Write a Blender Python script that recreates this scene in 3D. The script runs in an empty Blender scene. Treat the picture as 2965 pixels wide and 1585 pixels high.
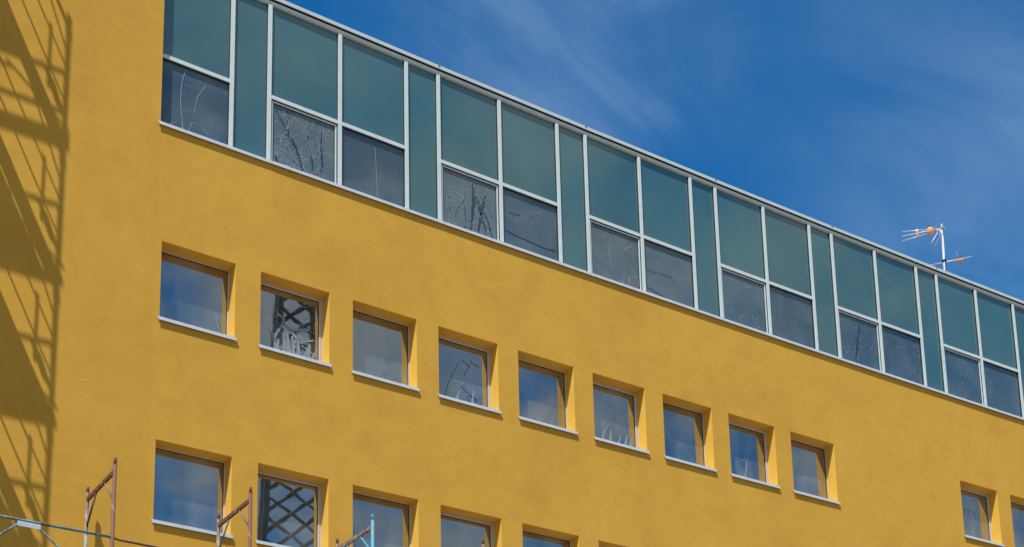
import bpy, bmesh, math, random
from mathutils import Vector, Matrix

# ------------------------------------------------------------------ camera, sky, sun, exposure
sc = bpy.context.scene
COL = sc.collection
CAM = Vector((-6.3826, -17.7903, 1.6))
ROT = Matrix(((0.82912611, -0.09764045, -0.55046911),
              (-0.55863149, -0.1833126, -0.80890503),
              (-0.02192607, 0.97819366, -0.20653429)))
cd = bpy.data.cameras.new('camera')
cd.sensor_fit = 'HORIZONTAL'; cd.sensor_width = 36.0
cd.lens = 50.984; cd.shift_x = 0.0; cd.shift_y = 0.48663
cd.clip_start = 0.1; cd.clip_end = 8000
cam = bpy.data.objects.new('camera', cd); COL.objects.link(cam)
cam.matrix_world = Matrix.Translation(CAM) @ ROT.to_4x4()
sc.camera = cam

SUN = Vector((-1.42, -1.0, 2.95)).normalized()          # direction towards the sun
W = bpy.data.worlds.new('World'); sc.world = W; W.use_nodes = True
nt = W.node_tree; N = nt.nodes; L = nt.links
for n in list(N): N.remove(n)
def wn(t, **k):
    n = N.new(t)
    for a, b in k.items(): setattr(n, a, b)
    return n
out = wn('ShaderNodeOutputWorld'); bg = wn('ShaderNodeBackground'); bg.inputs['Strength'].default_value = 0.11
sky = wn('ShaderNodeTexSky', sky_type='NISHITA', sun_disc=False)
sky.sun_elevation = math.asin(SUN.z); sky.sun_rotation = math.atan2(SUN.x, SUN.y)
sky.altitude = 200; sky.air_density = 1.0; sky.dust_density = 0.3; sky.ozone_density = 2.2
hsv = wn('ShaderNodeHueSaturation'); hsv.inputs['Saturation'].default_value = 1.42; hsv.inputs['Value'].default_value = 0.95
L.new(sky.outputs[0], hsv.inputs['Color'])
tc = wn('ShaderNodeTexCoord'); sep = wn('ShaderNodeSeparateXYZ'); L.new(tc.outputs['Generated'], sep.inputs[0])
def wm(op, a, b=None, c=None, clamp=False):
    n = wn('ShaderNodeMath', operation=op); n.use_clamp = clamp
    for i, v in enumerate((a, b, c)):
        if v is None: continue
        if isinstance(v, (int, float)): n.inputs[i].default_value = v
        else: L.new(v, n.inputs[i])
    return n.outputs[0]
zz = wm('ADD', wm('MAXIMUM', sep.outputs['Z'], 0.0), 0.22)
cx = wm('DIVIDE', sep.outputs['X'], zz); cy = wm('DIVIDE', sep.outputs['Y'], zz)
comb = wn('ShaderNodeCombineXYZ'); L.new(cx, comb.inputs[0]); L.new(cy, comb.inputs[1])
def cloud(scale, rot, sx, sy, off, detail, dist, lo, hi):
    mp = wn('ShaderNodeMapping'); mp.inputs['Rotation'].default_value = (0, 0, rot)
    mp.inputs['Scale'].default_value = (sx, sy, 1); mp.inputs['Location'].default_value = off
    L.new(comb.outputs[0], mp.inputs[0])
    no = wn('ShaderNodeTexNoise'); no.inputs['Scale'].default_value = scale
    no.inputs['Detail'].default_value = detail; no.inputs['Roughness'].default_value = 0.55
    no.inputs['Distortion'].default_value = dist
    L.new(mp.outputs[0], no.inputs['Vector'])
    mr = wn('ShaderNodeMapRange', interpolation_type='SMOOTHSTEP')
    mr.inputs['From Min'].default_value = lo; mr.inputs['From Max'].default_value = hi
    L.new(no.outputs['Fac'], mr.inputs['Value'])
    return mr.outputs[0]
wisp = cloud(1.6, 0.5, 1.0, 1.35, (1.3, 0.4, 0), 9, 0.7, 0.46, 0.84)
broad = cloud(0.9, 0.2, 1.0, 1.2, (4.1, 2.2, 0), 3, 0.3, 0.36, 0.70)
puff = cloud(4.2, 0.0, 1.0, 1.0, (15.3, 3.2, 0), 9, 0.35, 0.38, 0.62)
# more cloud over the street side of the house (seen mirrored in its panes), thin cirrus over the roof
side = wn('ShaderNodeMapRange', interpolation_type='SMOOTHSTEP')
side.inputs['From Min'].default_value = 0.25; side.inputs['From Max'].default_value = -0.55
L.new(sep.outputs['Y'], side.inputs['Value'])
def bank(d, r0, r1):                                    # a soft-edged bank of cirrus round the sky direction d
    dp = wn('ShaderNodeVectorMath', operation='DOT_PRODUCT'); dp.inputs[1].default_value = Vector(d).normalized()
    L.new(tc.outputs['Generated'], dp.inputs[0])
    mr = wn('ShaderNodeMapRange', interpolation_type='SMOOTHSTEP')
    mr.inputs['From Min'].default_value = math.cos(math.radians(r1)); mr.inputs['From Max'].default_value = math.cos(math.radians(r0))
    L.new(dp.outputs['Value'], mr.inputs['Value']); return mr.outputs[0]
def pix(px, py):                                        # sky direction seen at a fraction of the frame
    return ROT @ Vector(((px-0.5)*36.0, (0.5-py)*36.0*547/1024 + cd.shift_y*36.0, -cd.lens))
fine = cloud(3.4, 0.35, 1.0, 2.0, (2.2, 5.1, 0), 10, 0.9, 0.34, 0.74)
soft = cloud(2.2, 0.2, 1.0, 1.5, (6.2, 1.1, 0), 6, 0.5, 0.36, 0.70)
c1 = wm('ADD', wm('MULTIPLY', bank(pix(0.535, 0.06), 0.0, 8.5), 0.95), wm('MULTIPLY', bank(pix(0.505, 0.17), 0.0, 6.5), 0.65), clamp=True)
c2 = bank(pix(0.95, 0.16), 0.0, 10.0)
c3 = bank(pix(1.0, 0.48), 0.0, 9.0)
hi = wm('ADD', wm('MULTIPLY', c1, wm('ADD', wm('MULTIPLY', fine, 0.24), wm('MULTIPLY', soft, 0.10))),
        wm('MULTIPLY', wm('ADD', c2, c3), wm('ADD', wm('MULTIPLY', fine, 0.10), wm('MULTIPLY', soft, 0.08))))
far = wm('MULTIPLY', wm('MULTIPLY', wisp, broad), 0.12)
dens = wm('ADD', wm('ADD', hi, far), 0.0, clamp=True)
mix = wn('ShaderNodeMixRGB'); L.new(dens, mix.inputs['Fac']); L.new(hsv.outputs[0], mix.inputs[1])
mix.inputs[2].default_value = (2.8, 4.0, 5.3, 1)
mix2 = wn('ShaderNodeMixRGB'); L.new(wm('MULTIPLY', wm('MULTIPLY', puff, side.outputs[0]), 0.88), mix2.inputs['Fac'])
L.new(mix.outputs[0], mix2.inputs[1]); mix2.inputs[2].default_value = (2.6, 3.0, 3.3, 1)
L.new(mix2.outputs[0], bg.inputs[0]); L.new(bg.outputs[0], out.inputs[0])

sd = bpy.data.lights.new('sun', 'SUN'); sd.energy = 5.0; sd.angle = math.radians(0.5); sd.color = (1.0, 0.95, 0.87)
sun = bpy.data.objects.new('sun', sd); COL.objects.link(sun)
sun.rotation_euler = SUN.to_track_quat('Z', 'Y').to_euler(); sun.location = (-30, -25, 66)
vs = sc.view_settings
sc.display_settings.display_device = 'sRGB'
vs.view_transform = 'Standard'; vs.look = 'None'; vs.exposure = 0.39; vs.gamma = 1.0; vs.use_curve_mapping = False

# ------------------------------------------------------------------ measures (metres)
K = -0.0010705                       # the front bends very slightly
WIN_W, DEPTH = 1.108, 0.221
ROWS = {1: (11.992, 13.168), 2: (9.017, 10.187)}
COLS = [1.5 * i for i in range(9)] + [16.579 + 1.5 * i for i in range(3)]
MX0, MW, MN = 1.035, 1.190, 0.602
MOD = 2 * MW + MN
NB = 8
XL, XE = -11.0, MX0 + NB * MOD
RIB_L = -0.0715
RIB_B, RIB_T = 15.0, 17.86
rnd = random.Random(11)
CHIPS = [(-0.998, 16.422), (-1.028, 10.765), (8.019, 13.639), (11.676, 13.703), (6.22, 10.717), (0.923, 13.687), (6.758, 10.891), (13.869, 12.994), (6.386, 13.517)]

# ------------------------------------------------------------------ materials
def mat(name):
    m = bpy.data.materials.new(name); m.use_nodes = True
    t = m.node_tree; b = t.nodes['Principled BSDF']
    return m, t, b
def node(t, ty, **k):
    n = t.nodes.new(ty)
    for a, v in k.items(): setattr(n, a, v)
    return n
def noise(t, scale, detail=4, rough=0.55, dist=0.0, stretch=(1, 1, 1), coord='Object', off=(0, 0, 0)):
    c = node(t, 'ShaderNodeTexCoord'); mp = node(t, 'ShaderNodeMapping'); mp.inputs['Scale'].default_value = stretch
    mp.inputs['Location'].default_value = off
    t.links.new(c.outputs[coord], mp.inputs[0])
    n = node(t, 'ShaderNodeTexNoise'); n.inputs['Scale'].default_value = scale; n.inputs['Detail'].default_value = detail
    n.inputs['Roughness'].default_value = rough; n.inputs['Distortion'].default_value = dist
    t.links.new(mp.outputs[0], n.inputs['Vector']); return n.outputs['Fac']
def ramp(t, fac, stops):
    r = node(t, 'ShaderNodeValToRGB'); e = r.color_ramp.elements
    while len(e) < len(stops): e.new(0.5)
    for q, (p, c) in zip(e, stops): q.position = p; q.color = (*c, 1) if len(c) == 3 else c
    t.links.new(fac, r.inputs[0]); return r.outputs[0]
def mixc(t, fac, a, b, mode='MIX'):
    m = node(t, 'ShaderNodeMixRGB', blend_type=mode)
    for i, v in ((0, fac), (1, a), (2, b)):
        if isinstance(v, (int, float)): m.inputs[i].default_value = v
        elif isinstance(v, tuple): m.inputs[i].default_value = (*v, 1)
        else: t.links.new(v, m.inputs[i])
    return m.outputs[0]
def bump(t, b, h, strength, dist):
    n = node(t, 'ShaderNodeBump'); n.inputs['Strength'].default_value = strength; n.inputs['Distance'].default_value = dist
    t.links.new(h, n.inputs['Height']); t.links.new(n.outputs[0], b.inputs['Normal']); return n
def math_(t, op, a, b):
    n = node(t, 'ShaderNodeMath', operation=op)
    for i, v in enumerate((a, b)):
        if isinstance(v, (int, float)): n.inputs[i].default_value = v
        else: t.links.new(v, n.inputs[i])
    return n.outputs[0]

def make_plaster(name, gain, grain):
    m, t, b = mat(name)
    big = noise(t, 0.55, 5, 0.6, 0.4)
    mid = noise(t, 2.6, 5, 0.6, 0.6, (1, 1, 0.7), off=(3, 1, 7))
    streak = noise(t, 3.0, 4, 0.6, 0.2, (0.35, 1, 3.0), off=(9, 2, 4))
    fine = noise(t, 95, 3, 0.7)
    c = ramp(t, big, [(0.30, (0.530, 0.300, 0.046)), (0.52, (0.560, 0.326, 0.050)), (0.75, (0.590, 0.352, 0.058))])
    c2 = ramp(t, mid, [(0.25, (0.93, 0.93, 0.90)), (0.5, (1, 1, 1)), (0.8, (1.04, 1.05, 1.08))])
    c = mixc(t, 1.0, c, c2, 'MULTIPLY')
    c3 = ramp(t, streak, [(0.3, (0.985, 0.985, 0.985)), (0.6, (1.01, 1.01, 1.01))])
    c = mixc(t, 1.0, c, c3, 'MULTIPLY')
    c4 = ramp(t, fine, [(0.3, (0.93, 0.93, 0.93)), (0.7, (1.06, 1.06, 1.06))])
    c = mixc(t, 1.0, c, c4, 'MULTIPLY')
    tcx = node(t, 'ShaderNodeTexCoord'); sx = node(t, 'ShaderNodeSeparateXYZ'); t.links.new(tcx.outputs['Object'], sx.inputs[0])
    ed = node(t, 'ShaderNodeMapRange'); ed.inputs['From Min'].default_value = -0.085; ed.inputs['From Max'].default_value = -0.06
    ed.inputs['To Min'].default_value = 0.965; ed.inputs['To Max'].default_value = 1.0; t.links.new(sx.outputs['X'], ed.inputs['Value'])
    c = mixc(t, 1.0, c, (gain, gain, gain), 'MULTIPLY')
    c = mixc(t, 1.0, c, ed.outputs[0], 'MULTIPLY')           # the stair tower was painted in an earlier batch
    t.links.new(c, b.inputs['Base Color']); b.inputs['Roughness'].default_value = 0.95
    b.inputs['Specular IOR Level'].default_value = 0.15
    h = math_(t, 'ADD', math_(t, 'MULTIPLY', noise(t, 60, 4, 0.7), 0.35), math_(t, 'ADD', math_(t, 'MULTIPLY', noise(t, 1.1, 3, 0.5, 0.3), 5.0), math_(t, 'MULTIPLY', noise(t, 5.0, 4, 0.6, 0.3, (0.8, 1, 1.1)), 1.0)))
    bump(t, b, h, grain, 0.004)
    return m
PLASTER = make_plaster('ochre_rough_plaster', 0.94, 0.6)  # wall colour lowered to stand in for shade within its grain
REVEAL = make_plaster('ochre_smooth_plaster_sun_lightened', 1.17, 0.12)   # same plaster with smoother grain, lightened in colour to paint sunlight on the reveals

def make_metal(name, col, rough=0.4, metallic=0.0, spec=0.5, var=0.06):
    m, t, b = mat(name)
    n = noise(t, 6, 4, 0.6, 0.2)
    lo = tuple(x * (1 - var) for x in col); hi = tuple(min(1, x * (1 + var)) for x in col)
    t.links.new(ramp(t, n, [(0.3, lo), (0.7, hi)]), b.inputs['Base Color'])
    b.inputs['Roughness'].default_value = rough; b.inputs['Metallic'].default_value = metallic
    b.inputs['Specular IOR Level'].default_value = spec
    return m
ALU = make_metal('painted_aluminium', (0.52, 0.61, 0.62), 0.42, 0.0, 0.6)
ALU_SILL = make_metal('sill_sheet_aluminium', (0.50, 0.56, 0.62), 0.35, 0.0, 0.6)
FRAME = make_metal('window_frame_paint', (0.52, 0.47, 0.42), 0.45)
GASKET = make_metal('black_gasket', (0.012, 0.012, 0.014), 0.6)
WGASKET = make_metal('brown_window_seal', (0.030, 0.019, 0.012), 0.7)
SEALANT = make_metal('dark_sealant', (0.16, 0.16, 0.16), 0.7)
ROOF = make_metal('grey_roof_membrane', (0.28, 0.28, 0.27), 0.9)
DARK = make_metal('dark_interior', (0.03, 0.03, 0.032), 0.9)
STEEL_DARK = make_metal('dark_crane_steel', (0.020, 0.024, 0.026), 0.6)
GALV = make_metal('galvanised_tube', (0.34, 0.35, 0.38), 0.5, 0.2)
ALU_ROD = make_metal('bare_aluminium_rod', (0.58, 0.59, 0.62), 0.4, 0.2)
ORANGE = make_metal('orange_antenna_plastic', (0.58, 0.22, 0.02), 0.45)
RED_ROD = make_metal('red_oxide_rod', (0.30, 0.12, 0.10), 0.6)
CABLE = make_metal('white_cable', (0.70, 0.70, 0.68), 0.5)
PLANK = make_metal('weathered_scaffold_plank', (0.30, 0.22, 0.13), 0.85)

def make_glass(name, base, ior, dirt, dirt_lo, dirt_hi, scale, wave, base_var=0.10, stretch=(1, 1, 1)):
    m, t, b = mat(name)
    oi = node(t, 'ShaderNodeObjectInfo')
    c = node(t, 'ShaderNodeTexCoord'); mp = node(t, 'ShaderNodeMapping'); mp.inputs['Scale'].default_value = stretch
    ad = node(t, 'ShaderNodeVectorMath', operation='ADD'); sc_ = node(t, 'ShaderNodeVectorMath', operation='SCALE')
    sc_.inputs[0].default_value = (37, 11, 23); t.links.new(oi.outputs['Random'], sc_.inputs['Scale'])
    t.links.new(c.outputs['Object'], ad.inputs[0]); t.links.new(sc_.outputs[0], ad.inputs[1]); t.links.new(ad.outputs[0], mp.inputs[0])
    n = node(t, 'ShaderNodeTexNoise'); n.inputs['Scale'].default_value = scale; n.inputs['Detail'].default_value = 6
    n.inputs['Distortion'].default_value = 0.5; t.links.new(mp.outputs[0], n.inputs['Vector'])
    f = node(t, 'ShaderNodeMapRange'); f.inputs['From Min'].default_value = dirt_lo; f.inputs['From Max'].default_value = dirt_hi
    t.links.new(n.outputs['Fac'], f.inputs['Value'])
    fac = math_(t, 'MULTIPLY', f.outputs[0], dirt[3])
    rv = node(t, 'ShaderNodeMapRange'); rv.inputs['To Min'].default_value = 1 - base_var; rv.inputs['To Max'].default_value = 1 + base_var
    t.links.new(oi.outputs['Random'], rv.inputs['Value'])
    vb = node(t, 'ShaderNodeMixRGB', blend_type='MULTIPLY'); vb.inputs[0].default_value = 1; vb.inputs[1].default_value = (*base, 1)
    t.links.new(rv.outputs[0], vb.inputs[2])
    t.links.new(mixc(t, fac, vb.outputs[0], dirt[:3]), b.inputs['Base Color'])
    b.inputs['IOR'].default_value = ior; b.inputs['Roughness'].default_value = 0.015
    b.inputs['Specular Tint'].default_value = (1.0, 0.99, 0.93, 1)
    w = node(t, 'ShaderNodeTexNoise'); w.inputs['Scale'].default_value = 2.2; w.inputs['Detail'].default_value = 2
    t.links.new(ad.outputs[0], w.inputs['Vector'])
    bump(t, b, w.outputs['Fac'], wave, 0.01)
    return m
GLASS = make_glass('window_glass', (0.030, 0.036, 0.036), 4.0, (0.22, 0.23, 0.215, 0.8), 0.40, 0.85, 2.0, 0.045, stretch=(1.4, 1, 0.5))
VISION = make_glass('filmed_glass', (0.042, 0.086, 0.128), 1.75, (0.14, 0.18, 0.21, 0.6), 0.42, 0.85, 1.4, 0.05, 0.18)
HAZED = make_glass('glass_under_grey_film', (0.074, 0.116, 0.145), 1.6, (0.16, 0.19, 0.19, 0.6), 0.35, 0.75, 2.0, 0.05, 0.10)
SPANDREL = make_glass('teal_enamelled_glass', (0.040, 0.114, 0.132), 2.0, (0.07, 0.17, 0.18, 0.5), 0.4, 0.8, 0.7, 0.02, 0.08)
FILM = make_metal('whitened_torn_film', (0.31, 0.38, 0.43), 0.35)
FILM_GREY = make_metal('grey_film_shreds', (0.20, 0.235, 0.255), 0.5)
def make_bare():
    m, t, b = mat('bare_glass_strip')
    b.inputs['Base Color'].default_value = (0.014, 0.036, 0.072, 1); b.inputs['IOR'].default_value = 1.7; b.inputs['Roughness'].default_value = 0.03
    return m
BARE = make_bare()

def make_paint_rust(name, paint, rust, lo, hi):
    m, t, b = mat(name)
    n = noise(t, 9, 7, 0.68, 0.6, (1, 1, 0.55))
    g = noise(t, 45, 4, 0.7)
    c = ramp(t, n, [(lo, rust), (hi, paint)])
    c2 = ramp(t, g, [(0.3, (0.72, 0.70, 0.70)), (0.7, (1.15, 1.12, 1.1))])
    t.links.new(mixc(t, 1.0, c, c2, 'MULTIPLY'), b.inputs['Base Color']); b.inputs['Roughness'].default_value = 0.7
    bump(t, b, g, 0.4, 0.003)
    return m
RUST = make_paint_rust('rusty_scaffold_steel', (0.27, 0.235, 0.21), (0.120, 0.050, 0.032), 0.55, 0.72)
RUST_GREY = make_paint_rust('rusty_steel_with_grey_paint', (0.235, 0.255, 0.255), (0.150, 0.068, 0.042), 0.44, 0.60)
BLUE = make_paint_rust('worn_blue_scaffold_steel', (0.07, 0.27, 0.40), (0.20, 0.22, 0.23), 0.34, 0.46)
TEAL = make_paint_rust('worn_teal_rail_steel', (0.10, 0.26, 0.33), (0.09, 0.055, 0.04), 0.40, 0.52)
PALE = make_paint_rust('pale_blue_steel_plate', (0.42, 0.54, 0.64), (0.32, 0.38, 0.44), 0.30, 0.45)

# ------------------------------------------------------------------ mesh helpers
class MB:
    def __init__(s): s.v = []; s.f = []; s.m = []
    def quad(s, a, b, c, d, mi=0):
        i = len(s.v); s.v += [tuple(a), tuple(b), tuple(c), tuple(d)]; s.f.append((i, i+1, i+2, i+3)); s.m.append(mi)
    def box(s, x0, x1, y0, y1, z0, z1, mi=0):
        i = len(s.v)
        s.v += [(x0,y0,z0),(x1,y0,z0),(x1,y1,z0),(x0,y1,z0),(x0,y0,z1),(x1,y0,z1),(x1,y1,z1),(x0,y1,z1)]
        for q in ((0,3,2,1),(4,5,6,7),(0,1,5,4),(1,2,6,5),(2,3,7,6),(3,0,4,7)):
            s.f.append(tuple(i+k for k in q)); s.m.append(mi)
    def prism(s, prof, x0, x1, mi=0):            # prof: (y,z) outline, extruded along x
        n = len(prof); i = len(s.v)
        s.v += [(x0, y, z) for y, z in prof] + [(x1, y, z) for y, z in prof]
        for k in range(n):
            l = (k+1) % n; s.f.append((i+k, i+l, i+n+l, i+n+k)); s.m.append(mi)
        s.f.append(tuple(i+k for k in reversed(range(n)))); s.m.append(mi)
        s.f.append(tuple(i+n+k for k in range(n))); s.m.append(mi)
    def tube(s, pts, r, n=10, mi=0, radii=None):
        pts = [Vector(p) for p in pts]; i0 = len(s.v)
        up = None
        for k, p in enumerate(pts):
            d = (pts[min(k+1, len(pts)-1)] - pts[max(k-1, 0)]).normalized()
            if up is None:
                up = Vector((0, 0, 1)) if abs(d.z) < 0.9 else Vector((0, 1, 0))
            a = d.cross(up).normalized(); b_ = a.cross(d).normalized(); up = b_
            rr = radii[k] if radii else r
            for j in range(n):
                t = 2*math.pi*j/n
                s.v.append(tuple(p + a*math.cos(t)*rr + b_*math.sin(t)*rr))
        for k in range(len(pts)-1):
            for j in range(n):
                l = (j+1) % n
                s.f.append((i0+k*n+j, i0+k*n+l, i0+(k+1)*n+l, i0+(k+1)*n+j)); s.m.append(mi)
        s.f.append(tuple(i0+j for j in reversed(range(n)))); s.m.append(mi)
        e = i0+(len(pts)-1)*n; s.f.append(tuple(e+j for j in range(n))); s.m.append(mi)
    def bar(s, a, b, w, h, mi=0):                # rectangular bar from a to b
        a = Vector(a); b = Vector(b); d = (b-a).normalized()
        up = Vector((0, 0, 1)) if abs(d.z) < 0.95 else Vector((0, 1, 0))
        x = d.cross(up).normalized()*w/2; y = x.cross(d).normalized()*h/2; i = len(s.v)
        for p in (a, b): s.v += [tuple(p-x-y), tuple(p+x-y), tuple(p+x+y), tuple(p-x+y)]
        for q in ((0,1,2,3),(7,6,5,4),(0,4,5,1),(1,5,6,2),(2,6,7,3),(3,7,4,0)):
            s.f.append(tuple(i+k for k in q)); s.m.append(mi)
    def mesh(s, name, mats, smooth=False):
        me = bpy.data.meshes.new(name); me.from_pydata(s.v, [], s.f)
        for m in (mats if isinstance(mats, (list, tuple)) else [mats]): me.materials.append(m)
        me.polygons.foreach_set('material_index', s.m)
        bm = bmesh.new(); bm.from_mesh(me); bmesh.ops.recalc_face_normals(bm, faces=bm.faces); bm.to_mesh(me); bm.free()
        if smooth:
            for p in me.polygons: p.use_smooth = len(p.vertices) == 4
        me.update(); return me
    def build(s, name, mats, parent=None, smooth=False):
        return link(name, s.mesh(name, mats, smooth), parent)
def link(name, data, parent=None, loc=None, rz=0.0):
    o = bpy.data.objects.new(name, data); COL.objects.link(o)
    if parent: o.parent = parent
    if loc: o.location = loc
    o.rotation_euler = (0, 0, rz); return o
def thing(name, label, cat, loc=(0, 0, 0), group=None):
    o = bpy.data.objects.new(name, None); COL.objects.link(o); o.location = loc; o.empty_display_size = 0.3
    o['label'] = label; o['category'] = cat
    if group: o['group'] = group
    return o
def on_front(x, z=0.0): return (x, K*x*x, z), math.atan(2*K*x)

# ------------------------------------------------------------------ ground
def make_ground():
    m, t, b = mat('pale_paving')
    n = noise(t, 0.8, 6, 0.6); f = noise(t, 30, 3, 0.6)
    c = ramp(t, n, [(0.3, (0.195, 0.148, 0.102)), (0.7, (0.26, 0.198, 0.138))])
    t.links.new(mixc(t, 0.4, c, ramp(t, f, [(0.3, (0.155, 0.12, 0.085)), (0.7, (0.29, 0.225, 0.16))])), b.inputs['Base Color'])
    b.inputs['Roughness'].default_value = 0.92
    return m
g = MB(); R_ = 3000
g.quad((-R_, -R_, 0), (R_, -R_, 0), (R_, R_, 0), (-R_, R_, 0))
ground = g.build('ground', make_ground()); ground['kind'] = 'structure'

# ------------------------------------------------------------------ the building
house = thing('building', 'long ochre yellow plastered building with square windows and a glazed top storey', 'building', (0, 0, 0))
def cv(x, y, z): return (x, y + K*x*x, z)
def build_wall():
    w = MB()
    xs = {XL, RIB_L, XE}
    for c in COLS: xs |= {c, c + WIN_W}
    x = XL
    while x < XE: xs.add(round(x, 4)); x += 1.1
    xs = sorted(xs)
    xs = [xs[0]] + [b for a, b in zip(xs, xs[1:]) if b - a > 1e-4]
    opens = [(c, c + WIN_W, *ROWS[r]) for r in ROWS for c in COLS]
    zs = sorted({0.0, 4.0, RIB_B, RIB_T, 22.5} | {z for r in ROWS.values() for z in r})
    for xa, xb in zip(xs, xs[1:]):
        for za, zb in zip(zs, zs[1:]):
            xm, zm = (xa+xb)/2, (za+zb)/2
            if zm > RIB_B and xm > RIB_L: continue
            if any(a < xm < b and c < zm < d for a, b, c, d in opens): continue
            w.quad(cv(xa,0,za), cv(xb,0,za), cv(xb,0,zb), cv(xa,0,zb))
    D = DEPTH + 0.06
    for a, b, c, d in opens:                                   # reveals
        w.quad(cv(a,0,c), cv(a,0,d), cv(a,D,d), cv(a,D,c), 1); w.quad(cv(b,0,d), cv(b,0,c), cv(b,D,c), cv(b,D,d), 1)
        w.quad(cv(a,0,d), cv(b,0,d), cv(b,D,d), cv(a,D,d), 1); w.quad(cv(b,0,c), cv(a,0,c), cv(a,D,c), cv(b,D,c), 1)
    # stair tower side and top, outer ends, back
    w.quad(cv(RIB_L,0,RIB_B), cv(RIB_L,8,RIB_B), cv(RIB_L,8,22.5), cv(RIB_L,0,22.5))
    w.quad(cv(XL,0,22.5), cv(RIB_L,0,22.5), cv(RIB_L,8,22.5), cv(XL,8,22.5))
    w.quad(cv(XL,0,0), cv(XL,0,22.5), cv(XL,8,22.5), cv(XL,8,0))
    w.quad(cv(XL,8,0), cv(XL,8,22.5), cv(RIB_L,8,22.5), cv(RIB_L,8,0))
    w.quad(cv(XE,0,0), cv(XE,12,0), cv(XE,12,RIB_B), cv(XE,0,RIB_B))
    w.quad(cv(XE,12,0), cv(RIB_L,12,0), cv(RIB_L,12,RIB_B), cv(XE,12,RIB_B))
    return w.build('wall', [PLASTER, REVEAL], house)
wall = build_wall()
core = MB()                                                    # dark rooms behind the panes, storey slab under the glazing
for xa in [RIB_L + (XE-RIB_L)*i/16 for i in range(16)]:
    xb = xa + (XE-RIB_L)/16
    core.quad(cv(xa,0.6,0), cv(xb,0.6,0), cv(xb,0.6,RIB_B-0.06), cv(xa,0.6,RIB_B-0.06))
    core.quad(cv(xa,0.004,RIB_B-0.012), cv(xb,0.004,RIB_B-0.012), cv(xb,12,RIB_B-0.012), cv(xa,12,RIB_B-0.012))
    core.quad(cv(xa,0.30,RIB_B), cv(xb,0.30,RIB_B), cv(xb,0.30,RIB_T-0.12), cv(xa,0.30,RIB_T-0.12))
core.build('inner_wall', DARK, house)
roof = MB()
for i in range(16):
    xa = RIB_L + 0.003 + (XE-RIB_L-0.003)*i/16; xb = RIB_L + 0.003 + (XE-RIB_L-0.003)*(i+1)/16
    roof.quad(cv(xa,0.20,RIB_T-0.03), cv(xb,0.20,RIB_T-0.03), cv(xb,12,RIB_T-0.03), cv(xa,12,RIB_T-0.03))
roof.build('roof', ROOF, house)

for x, z in CHIPS:                                              # little plaster blisters on the wall face
    m = MB(); r_ = rnd.uniform(0.016, 0.026); n = 7
    for j in range(n): t_ = 2*math.pi*j/n; m.v.append((math.cos(t_)*r_*rnd.uniform(.7, 1.3), 0.001, math.sin(t_)*r_*rnd.uniform(.7, 1.2)))
    m.v.append((rnd.uniform(-.006, .006), -0.006, 0.004))
    for j in range(n): m.f.append((j, (j+1) % n, n)); m.m.append(0)
    loc, rz = on_front(x, z); link('plaster_blister', m.mesh('plaster_blister', PLASTER), house, loc, rz)

# ---- torn protective film: shreds and bare streaks standing a few millimetres off the pane
def ribbon(m, pts, widths, y, mi):
    for k in range(len(pts)-1):
        (x0, z0), (x1, z1) = pts[k], pts[k+1]
        d = Vector((x1-x0, z1-z0)); l = d.length or 1e-6; n = Vector((-d.y, d.x))/l
        a, b = n*widths[k]/2, n*widths[k+1]/2
        m.quad((x0-a.x, y, z0-a.y), (x1-b.x, y, z1-b.y), (x1+b.x, y, z1+b.y), (x0+a.x, y, z0+a.y), mi)
def wander(r, x, z, ang, length, step, jit):
    p = [(x, z)]; n = max(2, int(length/step))
    for _ in range(n):
        ang += r.uniform(-jit, jit); x += math.cos(ang)*step; z += math.sin(ang)*step; p.append((x, z))
    return p
def clip(p, w, h, mg=0.012):
    q = []
    for x, z in p:
        if mg < x < w-mg and mg < z < h-mg: q.append((x, z))
        elif len(q) > 1: break
        else: q = []
    return q
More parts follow.
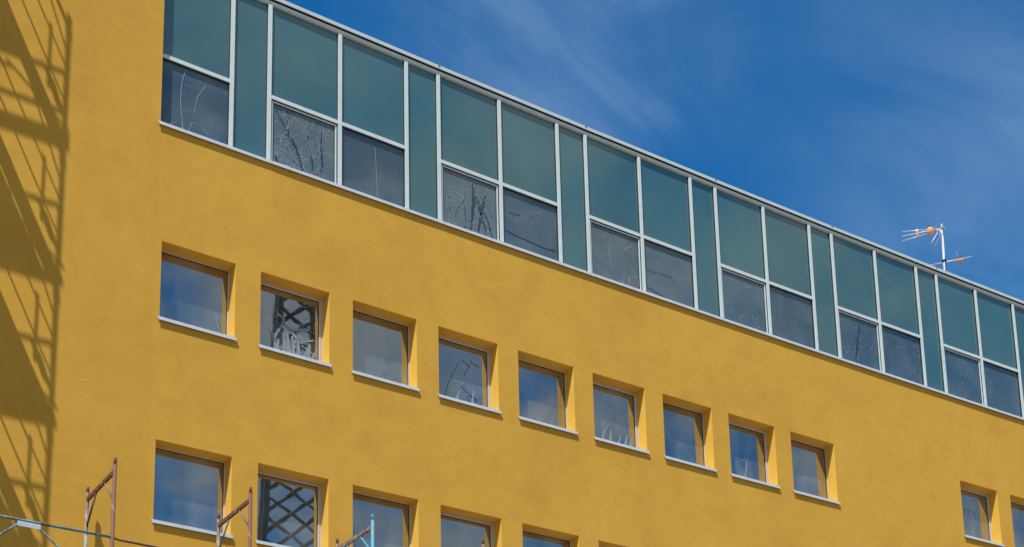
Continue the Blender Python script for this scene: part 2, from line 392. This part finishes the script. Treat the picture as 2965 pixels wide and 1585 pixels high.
def film(seed, w, h, streaks=0, cracks=0, lines=(), low=0.0, bits=0, shreds=0, cw=0.006):
    r = random.Random(seed); m = MB(); y1, y2, y3 = -0.004, -0.006, -0.0075
    for k in range(streaks):                                  # bare vertical bands with curled white edges
        x = w*(k+0.5+r.uniform(-.25, .25))/max(1, streaks)
        p = clip(wander(r, x, 0.015, math.pi/2 + r.uniform(-.12, .12), h*r.uniform(.7, 1.1), 0.05, 0.13), w, h)
        if len(p) < 4: continue
        W0 = r.choice((0.018, 0.03, 0.045, 0.06)); n = len(p)
        ws = [W0*(0.35+0.65*math.sin(math.pi*min(1, (i+.6)/n*1.05)))*r.uniform(.85, 1.15) for i in range(n)]
        ribbon(m, p, ws, y1, 1)
        for sgn in (-1, 1):
            e = [(q[0]+sgn*ws[i]/2, q[1]) for i, q in enumerate(p)]
            e = [q for q in e]; i = 0
            while i < len(e)-2:
                j = min(len(e), i + r.randint(2, 7)); 
                if r.random() < .72: ribbon(m, e[i:j], [cw*r.uniform(.5, 1.3) for _ in range(j-i)], y2, 0)
                i = j
        for _ in range(r.randint(2, 6)):
            q = r.choice(p); cr = clip(wander(r, q[0], q[1], r.choice((0, math.pi))+r.uniform(-.7, .7), r.uniform(.05, .16), .03, .5), w, h)
            if len(cr) > 1: ribbon(m, cr, [cw*.7]*(len(cr)-1)+[cw*.2], y2, 0)
    for _ in range(cracks):
        x, z = r.uniform(.03, w-.03), (r.random()**(1+low*2))*(h-.04)+.02
        a = r.choice((math.pi/2, 0, math.pi, -math.pi/2, 1.0))+r.uniform(-.6, .6)
        p = clip(wander(r, x, z, a, r.uniform(.05, .24), .03, .22), w, h)
        if len(p) < 2: continue
        ribbon(m, p, [cw*r.uniform(.4, 1.0)]*len(p), y2, 0)
        for _ in range(r.randint(0, 3)):
            q = r.choice(p); b = clip(wander(r, q[0], q[1], a+r.choice((-1, 1))*r.uniform(.7, 1.7), r.uniform(.04, .10), .025, .2), w, h)
            if len(b) > 1: ribbon(m, b, [cw*.6]*(len(b)-1)+[cw*.2], y3, 0)
    for pts, lw, mi in lines:                                 # individual tears read off the picture (fractions of the pane)
        p = [(u*w, v*h) for u, v in pts]
        q = []
        for a, b in zip(p, p[1:]):
            for i in range(5):
                s_ = i/5; q.append((a[0]+(b[0]-a[0])*s_+r.uniform(-.003, .003), a[1]+(b[1]-a[1])*s_+r.uniform(-.003, .003)))
        q.append(p[-1]); ribbon(m, q, [lw*r.uniform(.7, 1.2) for _ in q], y3 if mi == 0 else y1, mi)
    for _ in range(bits):
        x, z = r.uniform(.03, w-.03), r.random()**(1+low)*(h-.05)+.02; s_ = r.uniform(.003, .009)
        m.quad((x-s_, y2, z), (x, y2, z-s_*.7), (x+s_*.8, y2, z+s_*.2), (x, y2, z+s_), 0)
    for k in range(shreds):                                   # upright shreds of loose film standing on the sill
        x = w*(0.22+0.72*(k+r.uniform(.2, .8))/shreds); hh = h*r.uniform(.25, .5)*(1-low*.3)
        p = clip(wander(r, x, 0.014, math.pi/2+r.uniform(-.35, .05), hh, .04, .12), w, h)
        if len(p) < 3: continue
        n = len(p); W0 = r.uniform(.03, .07); ws = [W0*(1-.7*i/n)*r.uniform(.8, 1.2) for i in range(n)]
        ribbon(m, p, ws, y1, 2)
        for sgn in (-1, 1): ribbon(m, [(q[0]+sgn*ws[i]/2, q[1]) for i, q in enumerate(p)], [cw*.9]*n, y2, 0)
    return m
FILM_M = [FILM, BARE, FILM_GREY]

# ---- square windows: frame (thin or with an opening sash) > pane, sill, film
def frame_mesh(sash):
    m = MB(); w = WIN_W; h = 1.176; y0, y1 = DEPTH, DEPTH+0.055; t = 0.024
    def ring(a0, a1, b0, b1, t, y0, y1, mi):
        m.box(a0, a0+t, y0, y1, b0, b1, mi); m.box(a1-t, a1, y0, y1, b0, b1, mi)
        m.box(a0+t, a1-t, y0, y1, b1-t, b1, mi); m.box(a0+t, a1-t, y0, y1, b0, b0+t, mi)
    ring(0.001, w-0.001, 0.03, h-0.001, t, y0, y1, 0)
    if sash:
        ring(t+0.002, w-t-0.002, 0.061, h-t-0.002, 0.006, y0+0.010, y1, 1)
        ring(t+0.009, w-t-0.009, 0.068, h-t-0.009, 0.028, y0-0.004, y1-0.004, 0)
        ring(t+0.038, w-t-0.038, 0.097, h-t-0.038, 0.005, y0+0.006, y1-0.003, 1)
    else:
        ring(t+0.001, w-t-0.001, 0.061, h-t-0.001, 0.005, y0+0.005, y1-0.003, 1)
    return m.mesh('window_frame_sash' if sash else 'window_frame', [FRAME, WGASKET])
FR = {False: frame_mesh(False), True: frame_mesh(True)}
def pane_mesh(x0, x1, z0, z1, y, mat_, name):
    m = MB(); m.box(x0, x1, y, y+0.02, z0, z1); return m.mesh(name, mat_)
PANE_Y = DEPTH + 0.016
PANES = {False: pane_mesh(0.030, WIN_W-0.030, 0.066, 1.146, PANE_Y, GLASS, 'pane'),
         True: pane_mesh(0.066, WIN_W-0.066, 0.101, 1.110, PANE_Y, GLASS, 'pane_small')}
sm = MB()
sm.prism([(DEPTH+0.03, 0.050), (-0.030, 0.001), (-0.036, 0.001), (-0.036, -0.046), (-0.030, -0.046), (-0.030, -0.008), (DEPTH+0.03, 0.030)], -0.028, WIN_W+0.022)
SILL = sm.mesh('sill', ALU_SILL)
WFILM = {
 (1, 0): dict(lines=[([(.93,.22),(.96,.12),(.97,.08)],.006,0), ([(.84,.30),(.88,.16),(.92,.06)],.007,0), ([(.80,.14),(.86,.06)],.006,0)], bits=3),
 (1, 1): dict(shreds=9, cracks=26, low=.6, bits=18, cw=.006,
     lines=[([(.30,.62),(.42,.58),(.40,.48),(.30,.30),(.24,.16)],.035,2), ([(.28,.66),(.42,.58)],.008,0), ([(.40,.50),(.55,.42),(.72,.47),(.86,.52)],.05,2),
            ([(.55,.40),(.66,.30),(.58,.22)],.05,2), ([(.62,.44),(.70,.33),(.80,.26)],.03,2), ([(.16,.32),(.27,.28)],.009,0), ([(.70,.26),(.92,.36)],.03,2), ([(.72,.22),(.95,.12)],.012,0)]),
 (1, 2): dict(bits=4),
 (1, 3): dict(cracks=9, low=.9, bits=8, shreds=2,
     lines=[([(.48,.74),(.36,.50),(.26,.30),(.18,.06)],.008,1), ([(.50,.76),(.66,.68),(.60,.58),(.56,.50)],.009,1), ([(.72,.80),(.66,.66)],.007,1), ([(.72,.74),(.86,.72)],.010,1),
            ([(.50,.30),(.66,.18),(.80,.10)],.010,1), ([(.64,.18),(.78,.15),(.78,.06),(.65,.05),(.62,.15)],.010,1)]),
 (1, 4): dict(cracks=2, low=.9, bits=3, lines=[([(.80,.30),(.74,.16),(.70,.05)],.008,0), ([(.44,.14),(.50,.05)],.007,0), ([(.14,.80),(.12,.50)],.006,2)]),
 (1, 5): dict(shreds=5, cracks=6, low=.9, bits=6),
 (1, 6): dict(bits=4),
 (1, 7): dict(cracks=11, low=.6, bits=5, shreds=1),
 (1, 8): dict(bits=2),
 (1, 9): dict(cracks=5, low=.6, bits=3, lines=[([(.25,.45),(.28,.62),(.60,.58),(.62,.45)],.006,1)]),
 (2, 1): dict(bits=3, lines=[([(.02,.14),(.10,.04)],.010,2)]),
 (2, 2): dict(bits=2, lines=[([(.12,.52),(.10,.36),(.14,.20)],.006,2)]),
}
WLABEL = {(1, 1): 'window whose pane is covered in shredded grey film', (1, 5): 'window with ragged film shreds standing on its sill',
          (2, 1): 'window whose pane mirrors a dark steel lattice', (1, 3): 'window with a torn ladder-like film outline'}
for r, (zb, zt) in ROWS.items():
    for i, x in enumerate(COLS):
        sash = (i % 2 == 1) if i < 9 else (i % 2 == 1)
        loc, rz = on_front(x, zb)
        fr = link('window', FR[sash], house, loc, rz)
        if (r, i) in WLABEL: fr['label'] = WLABEL[(r, i)]
        link('pane', PANES[sash], fr); link('sill', SILL, fr)
        if (r, i) in WFILM:
            mg = 0.068 if sash else 0.034
            f = film(100*r+i, WIN_W-2*mg, 1.0 if sash else 1.07, **WFILM[(r, i)])
            if f.f: link('film_residue', f.mesh('film_residue', FILM_M), fr, (mg, PANE_Y, 0.102 if sash else 0.068))['kind'] = 'stuff'

# ---- glazed top storey
GY = 0.140; MY = 0.098                                         # glass and mullion front planes
TRZ0, TRZ1 = 16.160, 16.220
def mb_mesh(fn, name, mats):
    m = MB(); fn(m); return m.mesh(name, mats)
HW = 0.0315
MULL = mb_mesh(lambda m: (m.box(-HW, HW, MY, GY+0.04, RIB_B+0.02, RIB_T-0.083), m.box(-HW-0.006, -HW, MY+0.02, GY+0.03, RIB_B+0.03, RIB_T-0.09, 1), m.box(HW, HW+0.006, MY+0.02, GY+0.03, RIB_B+0.03, RIB_T-0.09, 1)), 'mullion', [ALU, GASKET])
def transom_mesh(w):
    return mb_mesh(lambda m: (m.box(HW+0.001, w-HW-0.001, MY+0.003, GY+0.04, TRZ0, TRZ1), m.box(HW+0.008, w-HW-0.008, MY+0.022, GY+0.03, TRZ0-0.007, TRZ0, 1)), 'transom', [ALU, GASKET])
def bar_mesh(prof, w, name, m_): return mb_mesh(lambda m: m.prism(prof, 0.0, w), name, m_)
RAIL_P = [(MY, RIB_T-0.080), (MY, RIB_T-0.022), (MY+0.016, RIB_T-0.018), (0.19, RIB_T-0.018), (0.19, RIB_T-0.080)]
CAP_P = [(0.066, RIB_T+0.0), (0.062, RIB_T+0.055), (0.070, RIB_T+0.063), (0.34, RIB_T+0.045), (0.34, RIB_T+0.03), (0.076, RIB_T+0.046), (0.080, RIB_T+0.0)]
GROOVE_P = [(MY+0.020, RIB_T-0.017), (MY+0.020, RIB_T+0.040), (0.30, RIB_T+0.025), (0.30, RIB_T-0.017)]
SILL_P = [(GY+0.03, RIB_B+0.065), (-0.030, RIB_B+0.008), (-0.036, RIB_B+0.008), (-0.036, RIB_B-0.040), (-0.030, RIB_B-0.040), (-0.030, RIB_B-0.004), (GY+0.03, RIB_B+0.05)]
cache = {}
def cached(key, fn):
    if key not in cache: cache[key] = fn()
    return cache[key]
def put(name, key, fn, x, parent=house, span=0.0):
    loc, rz = on_front(x); rz = math.atan(K*(2*x+span)); return link(name, cached(key, fn), parent, loc, rz)
def spandrel(x, w, z0):
    return put('spandrel_panel', ('sp', round(w, 3), z0), lambda: mb_mesh(lambda m: m.box(HW+0.002, w-HW-0.002, GY, GY+0.012, z0, RIB_T-0.07), 'spandrel_panel', SPANDREL), x)
def vision(x, w, opens, seed, style, lab=None, ma=None):
    def mk():
        m = MB()
        a = 0.052 if opens else 0.006
        m.box(HW+a, w-HW-a, GY+0.004, GY+0.016, RIB_B+0.03, TRZ0-(0.05 if opens else 0.006))
        return m.mesh('vision_pane', ma or VISION)
    p = put('vision_pane', ('vp', round(w, 3), opens, ma and ma.name), mk, x)
    if opens:
        def sash():
            m = MB(); x0, x1, zt, zb = HW+0.007, w-HW-0.007, TRZ0-0.008, RIB_B+0.03
            for o, t, y0, mi in ((0.0, 0.011, GY-0.002, 1), (0.011, 0.022, GY-0.018, 0), (0.033, 0.012, GY-0.004, 1)):
                m.box(x0+o, x0+o+t, y0, GY+0.02, zb, zt-o, mi); m.box(x1-o-t, x1-o, y0, GY+0.02, zb, zt-o, mi)
                m.box(x0+o+t, x1-o-t, y0, GY+0.02, zt-o-t, zt-o, mi)
            return m.mesh('sash', [ALU, GASKET])
        link('sash', cached(('sash', round(w, 3)), sash), p)
    if style:
        a = HW + (0.06 if opens else 0.01); z0 = RIB_B+0.07
        f = film(seed, w-2*a, TRZ0-0.06-z0, **style)
        if f.f: link('film_residue', f.mesh('film_residue', FILM_M), p, (a, GY+0.004, z0))['kind'] = 'stuff'
    if lab: p['label'] = lab
STY = {
 (-1, 1): (dict(bits=14, low=1.2, cracks=2, lines=[([(.36,.98),(.31,.75),(.30,.45),(.33,.20),(.35,.02)],.008,0), ([(.66,.86),(.54,.62),(.50,.36)],.006,0), ([(.34,.76),(.46,.75)],.003,0), ([(.33,.34),(.46,.36)],.003,0), ([(.62,.20),(.72,.10),(.70,.06)],.004,0)]), 'vision pane with two long white scratches'),
 (0, 0): (dict(streaks=7, cracks=46, bits=60, cw=.0055), 'vision pane crazed all over with cracked film'),
 (0, 1): (dict(bits=16, low=.4, lines=[([(.54,.90),(.55,.60),(.56,.30),(.57,.04)],.006,0)]), None),
 (1, 0): (dict(streaks=7, cracks=24, bits=40, cw=.0055), 'vision pane striped with dark tears in its film'),
 (1, 1): (dict(bits=16, cracks=3, lines=[([(.05,.30),(.28,.26),(.55,.24),(.80,.22),(.98,.24)],.022,1), ([(.12,.66),(.22,.63),(.33,.68)],.012,1), ([(.50,.70),(.60,.72)],.006,1), ([(.02,.02),(.3,.03),(.4,.0)],.015,1)]), None),
 (2, 0): (dict(cracks=12, low=.5, bits=22, lines=[([(.42,.86),(.36,.62),(.38,.40),(.46,.30)],.006,0), ([(.62,.22),(.66,.04)],.008,0), ([(.80,.26),(.78,.08)],.010,0)]), None),
 (2, 1): (dict(bits=10, lines=[([(.02,.50),(.30,.50),(.58,.52)],.008,1), ([(.05,.16),(.25,.12),(.45,.06)],.016,1), ([(.0,.04),(.4,.01)],.02,2)]), None),
 (3, 0): (dict(cracks=9, low=.2, bits=26, cw=.005), None), (3, 1): (dict(cracks=3, bits=12, cw=.004), None),
 (4, 0): (dict(cracks=16, low=.5, bits=26, cw=.005, streaks=1), None), (4, 1): (dict(cracks=16, bits=30, cw=.005, low=.3), None),
 (5, 0): (dict(cracks=9, bits=20, cw=.004), None), (5, 1): (dict(cracks=9, bits=20, cw=.004), None)}
x00 = MX0 - MW                                                  # first wide bay is cut by the wall return
def left_bay():
    x0 = RIB_L; w = MX0 - x0
    loc, rz = on_front(0)
    m = MB(); m.box(x0+0.002, MX0-HW-0.002, GY, GY+0.012, TRZ0+0.03, RIB_T-0.07); link('spandrel_panel', m.mesh('spandrel_panel', SPANDREL), house)
    m = MB(); m.box(x0+0.002, MX0-HW-0.006, GY+0.004, GY+0.016, RIB_B+0.03, TRZ0-0.006); p = link('vision_pane', m.mesh('vision_pane', VISION), house)
    st, lab = STY[(-1, 1)]; p['label'] = lab
    f = film(3, w-0.06, TRZ0-0.03-RIB_B-0.07, **st); link('film_residue', f.mesh('film_residue', FILM_M), p, (x0+0.02, GY+0.004, RIB_B+0.07))['kind'] = 'stuff'
    m = MB(); m.box(x0+0.002, MX0-HW-0.001, MY+0.003, GY+0.04, TRZ0, TRZ1); m.box(x0+0.002, MX0-HW-0.008, MY+0.022, GY+0.03, TRZ0-0.007, TRZ0, 1)
    link('transom', m.mesh('transom', [ALU, GASKET]), house)
    for nm, pr, ma, dx in (('head_rail', RAIL_P, ALU, 0), ('cap_flashing', CAP_P, ALU, 0), ('cap_core', GROOVE_P, GASKET, 0)):
        m = MB(); m.prism(pr, x0+0.003, MX0+MN-0.004); link(nm, m.mesh(nm, ma), house)
    m = MB(); m.prism(SILL_P, x0-0.035, MX0+MN-0.003); link('ribbon_sill', m.mesh('ribbon_sill', ALU_SILL), house)
left_bay()
for b in range(NB):
    x = MX0 + b*MOD
    last = b == NB-1
    for k, o in enumerate((0, MN, MN+MW)):
        put('mullion', 'mullion', None, x+o) if 'mullion' in cache else (cache.__setitem__('mullion', MULL), put('mullion', 'mullion', None, x+o))
    spandrel(x, MN, RIB_B+0.03)
    for k in (0, 1):
        xx = x+MN+k*MW
        spandrel(xx, MW, TRZ0+0.03)
        put('transom', ('tr',), lambda: transom_mesh(MW), xx)
        st, lab = STY.get((b, k), (dict(cracks=5, bits=10, cw=.004), None))
        vision(xx, MW, k == 0, 17*b+k+5, st, lab, HAZED if (b, k) in ((0, 0), (1, 0), (2, 0), (2, 1)) else None)
    L_ = MOD if not last else MW*2
    xs_ = x + MN
    for nm, pr, ma in (('head_rail', RAIL_P, ALU), ('cap_flashing', CAP_P, ALU), ('cap_core', GROOVE_P, GASKET), ('ribbon_sill', SILL_P, ALU_SILL)):
        put(nm, (nm, L_), lambda pr=pr, nm=nm, ma=ma, L_=L_: bar_mesh(pr, L_-0.004, nm, ma), xs_, span=L_)
    put('sealant_joint', ('sj',), lambda: mb_mesh(lambda m: (m.box(-0.022, 0.018, 0.060, 0.30, RIB_T+0.030, RIB_T+0.068),), 'sealant_joint', SEALANT), xs_)
put('mullion', 'mullion', None, XE-HW)

# ------------------------------------------------------------------ scaffold frames in front of the wall
SY0, SY1 = -0.147, -1.202
scaf = thing('scaffold', 'rusty scaffold with bare upright frames and one blue leg in front of the yellow wall', 'scaffold', (0, 0, 0))
def scaffold_frame(x, ztop, label, mats):
    std_in, std_out, tr, br_in, br_out = mats
    h = ztop; zt = h-0.175
    m = MB(); m.bar((0, SY0-0.015, zt), (0, SY1+0.015, zt), 0.034, 0.052)
    root = m.build('frame', tr, scaf); root.location = (x, 0, 0); root['label'] = label
    for y, ma in ((SY0, std_in), (SY1, std_out)):
        m = MB(); m.tube([(0, y, 0.0), (0, y, h-0.085)], 0.0245, 12); m.tube([(0, y, h-0.084), (0, y, h-0.080)], 0.026, 12); m.box(-0.07, 0.07, y-0.07, y+0.07, 0.0, 0.012)
        m.build('standard', ma, root, True)
        m = MB(); m.tube([(0, y, h-0.09), (0, y, h-0.004), (0, y, h)], 0.019, 12, radii=[0.0195, 0.0195, 0.016]); m.tube([(-0.021, y, h-0.045), (0.021, y, h-0.045)], 0.006, 6)
        m.build('spigot', RUST if ma is not BLUE else BLUE, root, True)
    m = MB(); m.tube([(0, -0.50, zt-0.03), (0, SY0-0.022, zt-0.37)], 0.0135, 8); m.build('brace', br_in, root, True)
    m = MB(); m.tube([(0, -0.85, zt-0.03), (0, SY1+0.022, zt-0.37)], 0.0135, 8); m.build('brace', br_out, root, True)
    for y in (SY0, SY1):
        s_ = -1 if y == SY0 else 1
        m = MB(); m.tube([(0, y-0.001, zt-0.075), (0.0, y+s_*0.034, zt-0.098), (0.0, y+s_*0.045, zt-0.070)], 0.006, 6); m.build('hook', tr, root, True)
DX = 1.809; X0 = -0.939
scaffold_frame(X0, 9.235, 'rusty brown frame left of the lower window row', (RUST_GREY, RUST, RUST, RUST, RUST_GREY))
scaffold_frame(X0+DX, 9.243, 'rusty frame with grey lower leg', (RUST_GREY, RUST, RUST, TEAL, RUST_GREY))
scaffold_frame(X0+2*DX, 9.238, 'frame with a bright blue outer leg', (RUST_GREY, BLUE, RUST_GREY, BLUE, BLUE))
scaffold_frame(X0+3*DX, 9.238, 'frame of which one rusty tip shows', (RUST, RUST_GREY, RUST, RUST, RUST))

# ------------------------------------------------------------------ guard rails (rail, legs, plate)
def guard_rail_parts(root, xa, xb, y, z, m_rail, m_leg, m_plate, drop=0.62):
    xc = xa + (xb-xa)*0.475
    m = MB(); m.tube([(xa, y, z), (xb, y, z)], 0.0165, 10); m.build('rail', m_rail, root, True)
    m = MB(); m.bar((xc-0.135, y-0.045, z-0.062), (xc+0.135, y-0.045, z-0.062), 0.006, 0.062); m.build('plate', m_plate, root)
    for s in (-1, 1):
        m = MB(); m.tube([(xc+s*0.10, y-0.030, z-0.045), (xc+s*(0.10+drop*1.15), y-0.030, z-0.045-drop)], 0.0135, 8)
        m.build('leg', m_leg, root, True)
def guard_rail_part(parent, *a, **k):
    before = set(parent.children); guard_rail_parts(parent, *a, **k)
    new = [o for o in parent.children if o not in before]
    r = [o for o in new if o.name.startswith('rail')][0]; r.name = 'guard_rail'
    for o in new:
        if o is not r: o.parent = r
    return r
guard_rail_part(scaf, -2.85, X0-0.03, SY1, 8.19, TEAL, TEAL, PALE)['label'] = 'teal guard rail with pale plate and two splayed legs'
bt = MB(); bt.tube([(X0-0.03, SY1, 8.19), (X0+0.1, SY1+0.02, 8.18), (X0+0.9, SY1+0.02, 8.175), (X0+DX, SY1, 8.17)], 0.0145, 10)
bt.build('tie_bar', RUST, scaf, True)

# ------------------------------------------------------------------ scaffold tower left of the view (its shadow falls on the wall)
tw = thing('scaffold_tower', 'tall scaffold tower whose shadow falls on the wall at the left edge, with two added unseen bays', 'scaffold tower', (0, 0, 0))
TX = [-3.12, -4.929, -6.738, -8.547]  # the two leftmost bays are added, unseen, to dim sky light on the shaded wall
TYO = SY1
for x in TX:
    for y in (SY0, TYO):
        m = MB(); m.tube([(x, y, 0), (x, y, 19.67)], 0.0245, 10); m.build('standard', RUST_GREY, tw, True)
        for k in range(10):
            m = MB(); m.tube([(x, y, 19.47-2*k-0.09), (x, y, 19.47-2*k)], 0.031, 10); m.build('collar', RUST, tw, True)
    for k in range(9):
        zt = 19.50-2*k
        m = MB(); m.bar((x, SY0-0.02, zt), (x, TYO+0.02, zt), 0.034, 0.05); m.build('transom', RUST, tw)
        for a, c in ((-0.50, SY0-0.02), (-0.85, TYO+0.02)):
            m = MB(); m.tube([(x, a, zt-0.03), (x, c, zt-0.40)], 0.0135, 8); m.build('brace', RUST, tw, True)
for k in range(8):
    zd = 17.78 - 2.03*k
    def plank(xa, xb, ya, yb):
        m = MB(); m.box(xa, xb, ya, yb, zd, zd+0.045); m.build('plank', PLANK, tw)
    for bay in range(3):
        xr, xl = TX[bay], TX[bay+1]; xl += 0.006
        if bay == 0 and k == 0:
            plank(xl, xr-0.172, -0.47, SY0-0.03); plank(xl, xr-0.172, -0.85, -0.475); plank(xr-0.17, xr, TYO-0.03, SY0)
        elif bay == 0 and k % 2 == 1:
            for q in range(3): plank(xl, xr-0.215, TYO-0.02+q*0.35, TYO-0.02+q*0.35+0.347)
            plank(xr-0.175, xr, TYO-0.03, SY0)
        else:
            for q in range(3): plank(xl, xr+(0.01 if bay == 0 else 0), TYO-0.02+q*0.35, TYO-0.02+q*0.35+0.347)
        m = MB(); m.box(xl, xr, TYO-0.055, TYO-0.03, zd-0.02, zd+0.20 if k == 0 else zd+0.10); m.build('toe_board', PLANK, tw)
        guard_rail_part(tw, xl, xr, TYO-0.01, zd+1.03, RUST_GREY, RUST_GREY, PALE, 0.75)
    xr = TX[0]
    for hz in (0.55, 1.08):
        m = MB(); m.tube([(xr, SY0, zd+hz-0.02), (xr, TYO, zd+hz-0.02)], 0.0135, 8); m.build('end_rail', RUST, tw, True)
    m = MB(); m.tube([(xr, -1.03, zd+0.2), (xr, -1.03, zd+1.15)], 0.015, 8); m.build('gate_post', RUST, tw, True)
    m = MB(); m.bar((xr, -1.03, zd+0.40), (xr, -1.16, zd+0.28), 0.02, 0.14); m.build('gate_plate', RUST, tw)
    if k == 0:
        m = MB(); m.tube([(TX[1], TYO-0.01, zd+0.42), (xr, TYO-0.01, zd+0.42)], 0.0165, 8); m.build('mid_rail', RUST, tw, True)

# ------------------------------------------------------------------ television antenna on the roof
an = thing('television_antenna', 'rooftop television antenna with orange fittings and two arms on one mast', 'antenna', (18.36, 1.0, RIB_T-0.03))
A0 = Vector(an.location)
def rel(*ps): return [Vector(p)-A0 for p in ps]
m = MB(); m.tube(rel((18.36, 1.0, RIB_T-0.03), (18.40, 1.0, 19.08), (18.464, 1.0, 20.234)), 0.021, 10); m.tube(rel((18.36, 1.0, RIB_T-0.03), (18.362, 1.0, RIB_T+0.02)), 0.09, 12)
m.build('mast', GALV, an, True)
P0, P1 = Vector((17.956, 1.704, 20.14)), Vector((18.50, 0.955, 20.14))
m = MB(); m.tube(rel(P0, P1), 0.011, 8); m.build('boom', ALU_ROD, an, True)
m = MB(); m.tube(rel((17.970, 1.704, 20.258), (18.277, 1.272, 20.186)), 0.009, 8); m.build('upper_rod', ALU_ROD, an, True)
m = MB(); m.tube(rel((17.942, 1.704, 20.015), (18.273, 1.272, 20.078)), 0.009, 8); m.build('lower_rod', ALU_ROD, an, True)
bd = (P1-P0).normalized()
def lozenge(c, hz, hl, hw, name, taper=1.0):
    m = MB(); side = Vector((bd.y, -bd.x, 0)); pts = []
    for s, k in ((-1, taper), (-0.6, 1.0), (0.5, 1.0), (1, 0.75)):
        for a, b_ in ((-1, -.55), (-.7, -1), (.7, -1), (1, -.55), (1, .55), (.7, 1), (-.7, 1), (-1, .55)):
            pts.append(c + bd*hl*s + side*hw*a*k + Vector((0, 0, hz*b_*k)))
    m.v = [tuple(p-A0) for p in pts]
    for r in range(3):
        for j in range(8): l = (j+1) % 8; m.f.append((r*8+j, r*8+l, r*8+8+l, r*8+8+j)); m.m.append(0)
    m.f.append(tuple(range(8))); m.m.append(0); m.f.append(tuple(range(24, 32))); m.m.append(0)
    m.build(name, ORANGE, an)
lozenge(Vector((18.158, 1.437, 20.140)), 0.095, 0.024, 0.026, 'rod_spacer')
lozenge(Vector((18.318, 1.211, 20.138)), 0.068, 0.072, 0.042, 'dipole_box', 0.9)
for a, b in (((18.355, 1.05, 20.199), (18.068, 1.05, 19.784)), ((18.357, 1.05, 20.012), (18.114, 1.05, 19.681)), ((18.423, 1.05, 19.927), (18.157, 1.05, 19.553))):
    m = MB(); m.tube(rel(a, b), 0.010, 8); m.build('reflector_rod', RED_ROD if a[2] != 20.012 else ALU_ROD, an, True)
m = MB(); m.tube(rel((18.43, 1.03, 20.12), (18.423, 1.05, 19.927), (18.357, 1.05, 20.012), (18.36, 1.06, 20.10)), 0.007, 6); m.build('reflector_stay', GALV, an, True)
m = MB(); m.tube(rel((18.138, 1.15, 20.151), (18.157, 1.15, 20.10)), 0.007, 6); m.build('director_stub', GASKET, an, True)
m = MB(); c = Vector((18.466, 1.0, 20.14))-A0; m.box(c.x-0.035, c.x+0.05, -0.05, 0.035, c.z-0.028, c.z+0.028); m.build('upper_clamp', GALV, an)
m = MB(); c = Vector((18.419, 1.0, 19.295))-A0; m.box(c.x-0.035, c.x+0.035, -0.045, 0.035, c.z-0.025, c.z+0.025); m.build('lower_clamp', GASKET, an)
Q0, Q1 = Vector((18.307, 1.239, 19.295)), Vector((18.802, 0.535, 19.295))
q0 = Q0 + (Q0-Q1)*0.18
m = MB(); m.tube(rel(q0, Q1), 0.011, 8); m.build('cross_boom', ALU_ROD, an, True)
m = MB(); m.tube(rel((18.578, 0.77, 19.475), (18.616, 0.77, 19.308), (18.733, 0.77, 19.159)), 0.006, 6); m.build('dipole_rod', RED_ROD, an, True)
bd = (Q1-Q0).normalized(); lozenge(Vector((18.655, 0.745, 19.270)), 0.026, 0.075, 0.030, 'balun_box', 0.5)
for t_, ln in ((-0.02, .16), (0.16, .2), (0.34, .16), (0.80, .15), (0.97, .2)):
    p = Q0.lerp(Q1, t_); d = Vector((0.30, 0.0, -1)).normalized()*ln
    m = MB(); m.tube(rel(p-d*0.55, p+d), 0.0022, 5); m.build('director_rod', STEEL_DARK, an, True)
m = MB(); m.tube(rel((18.395, 1.10, 20.13), (18.43, 1.03, 20.10), (18.436, 0.97, 19.9), (18.425, 0.97, 19.5), (18.400, 0.97, 19.27), (18.385, 0.97, 19.0), (18.345, 0.97, RIB_T-0.03)), 0.009, 6); m.build('cable', CABLE, an, True)

# ------------------------------------------------------------------ steel lattice mast across the yard (mirrored in the windows)
lm_ = thing('lattice_mast', 'dark steel lattice mast mirrored in the second window of both rows', 'mast', (10.70, -18.0, 0))
def half(z): return 0.58 + 0.056*(24.3-z)
HT = 28.5
for sx in (-1, 1):
    m = MB()
    for dy in (-0.06, 0.06):
        m.bar((sx*half(0), dy*2, 0), (sx*half(HT), dy*2, HT), 0.17, 0.10)
    m.build('leg', STEEL_DARK, lm_)
z = 1.5
while z < HT-0.5:
    wd = 2*half(z)
    for slope, r in ((0.85, 0.062), (-0.57, 0.048)):
        z1 = z+slope*wd
        if 0.5 < z1 < HT:
            m = MB(); m.tube([(-half(z), 0.02 if slope > 0 else -0.08, z), (half(z1), 0.02 if slope > 0 else -0.08, z1)], r, 8)
            m.build('lattice_bar', STEEL_DARK, lm_, True)
    z += 0.67
m = MB(); m.box(-2.4, 2.4, -2.4, 2.4, 0, 0.35); m.build('footing', ROOF, lm_)
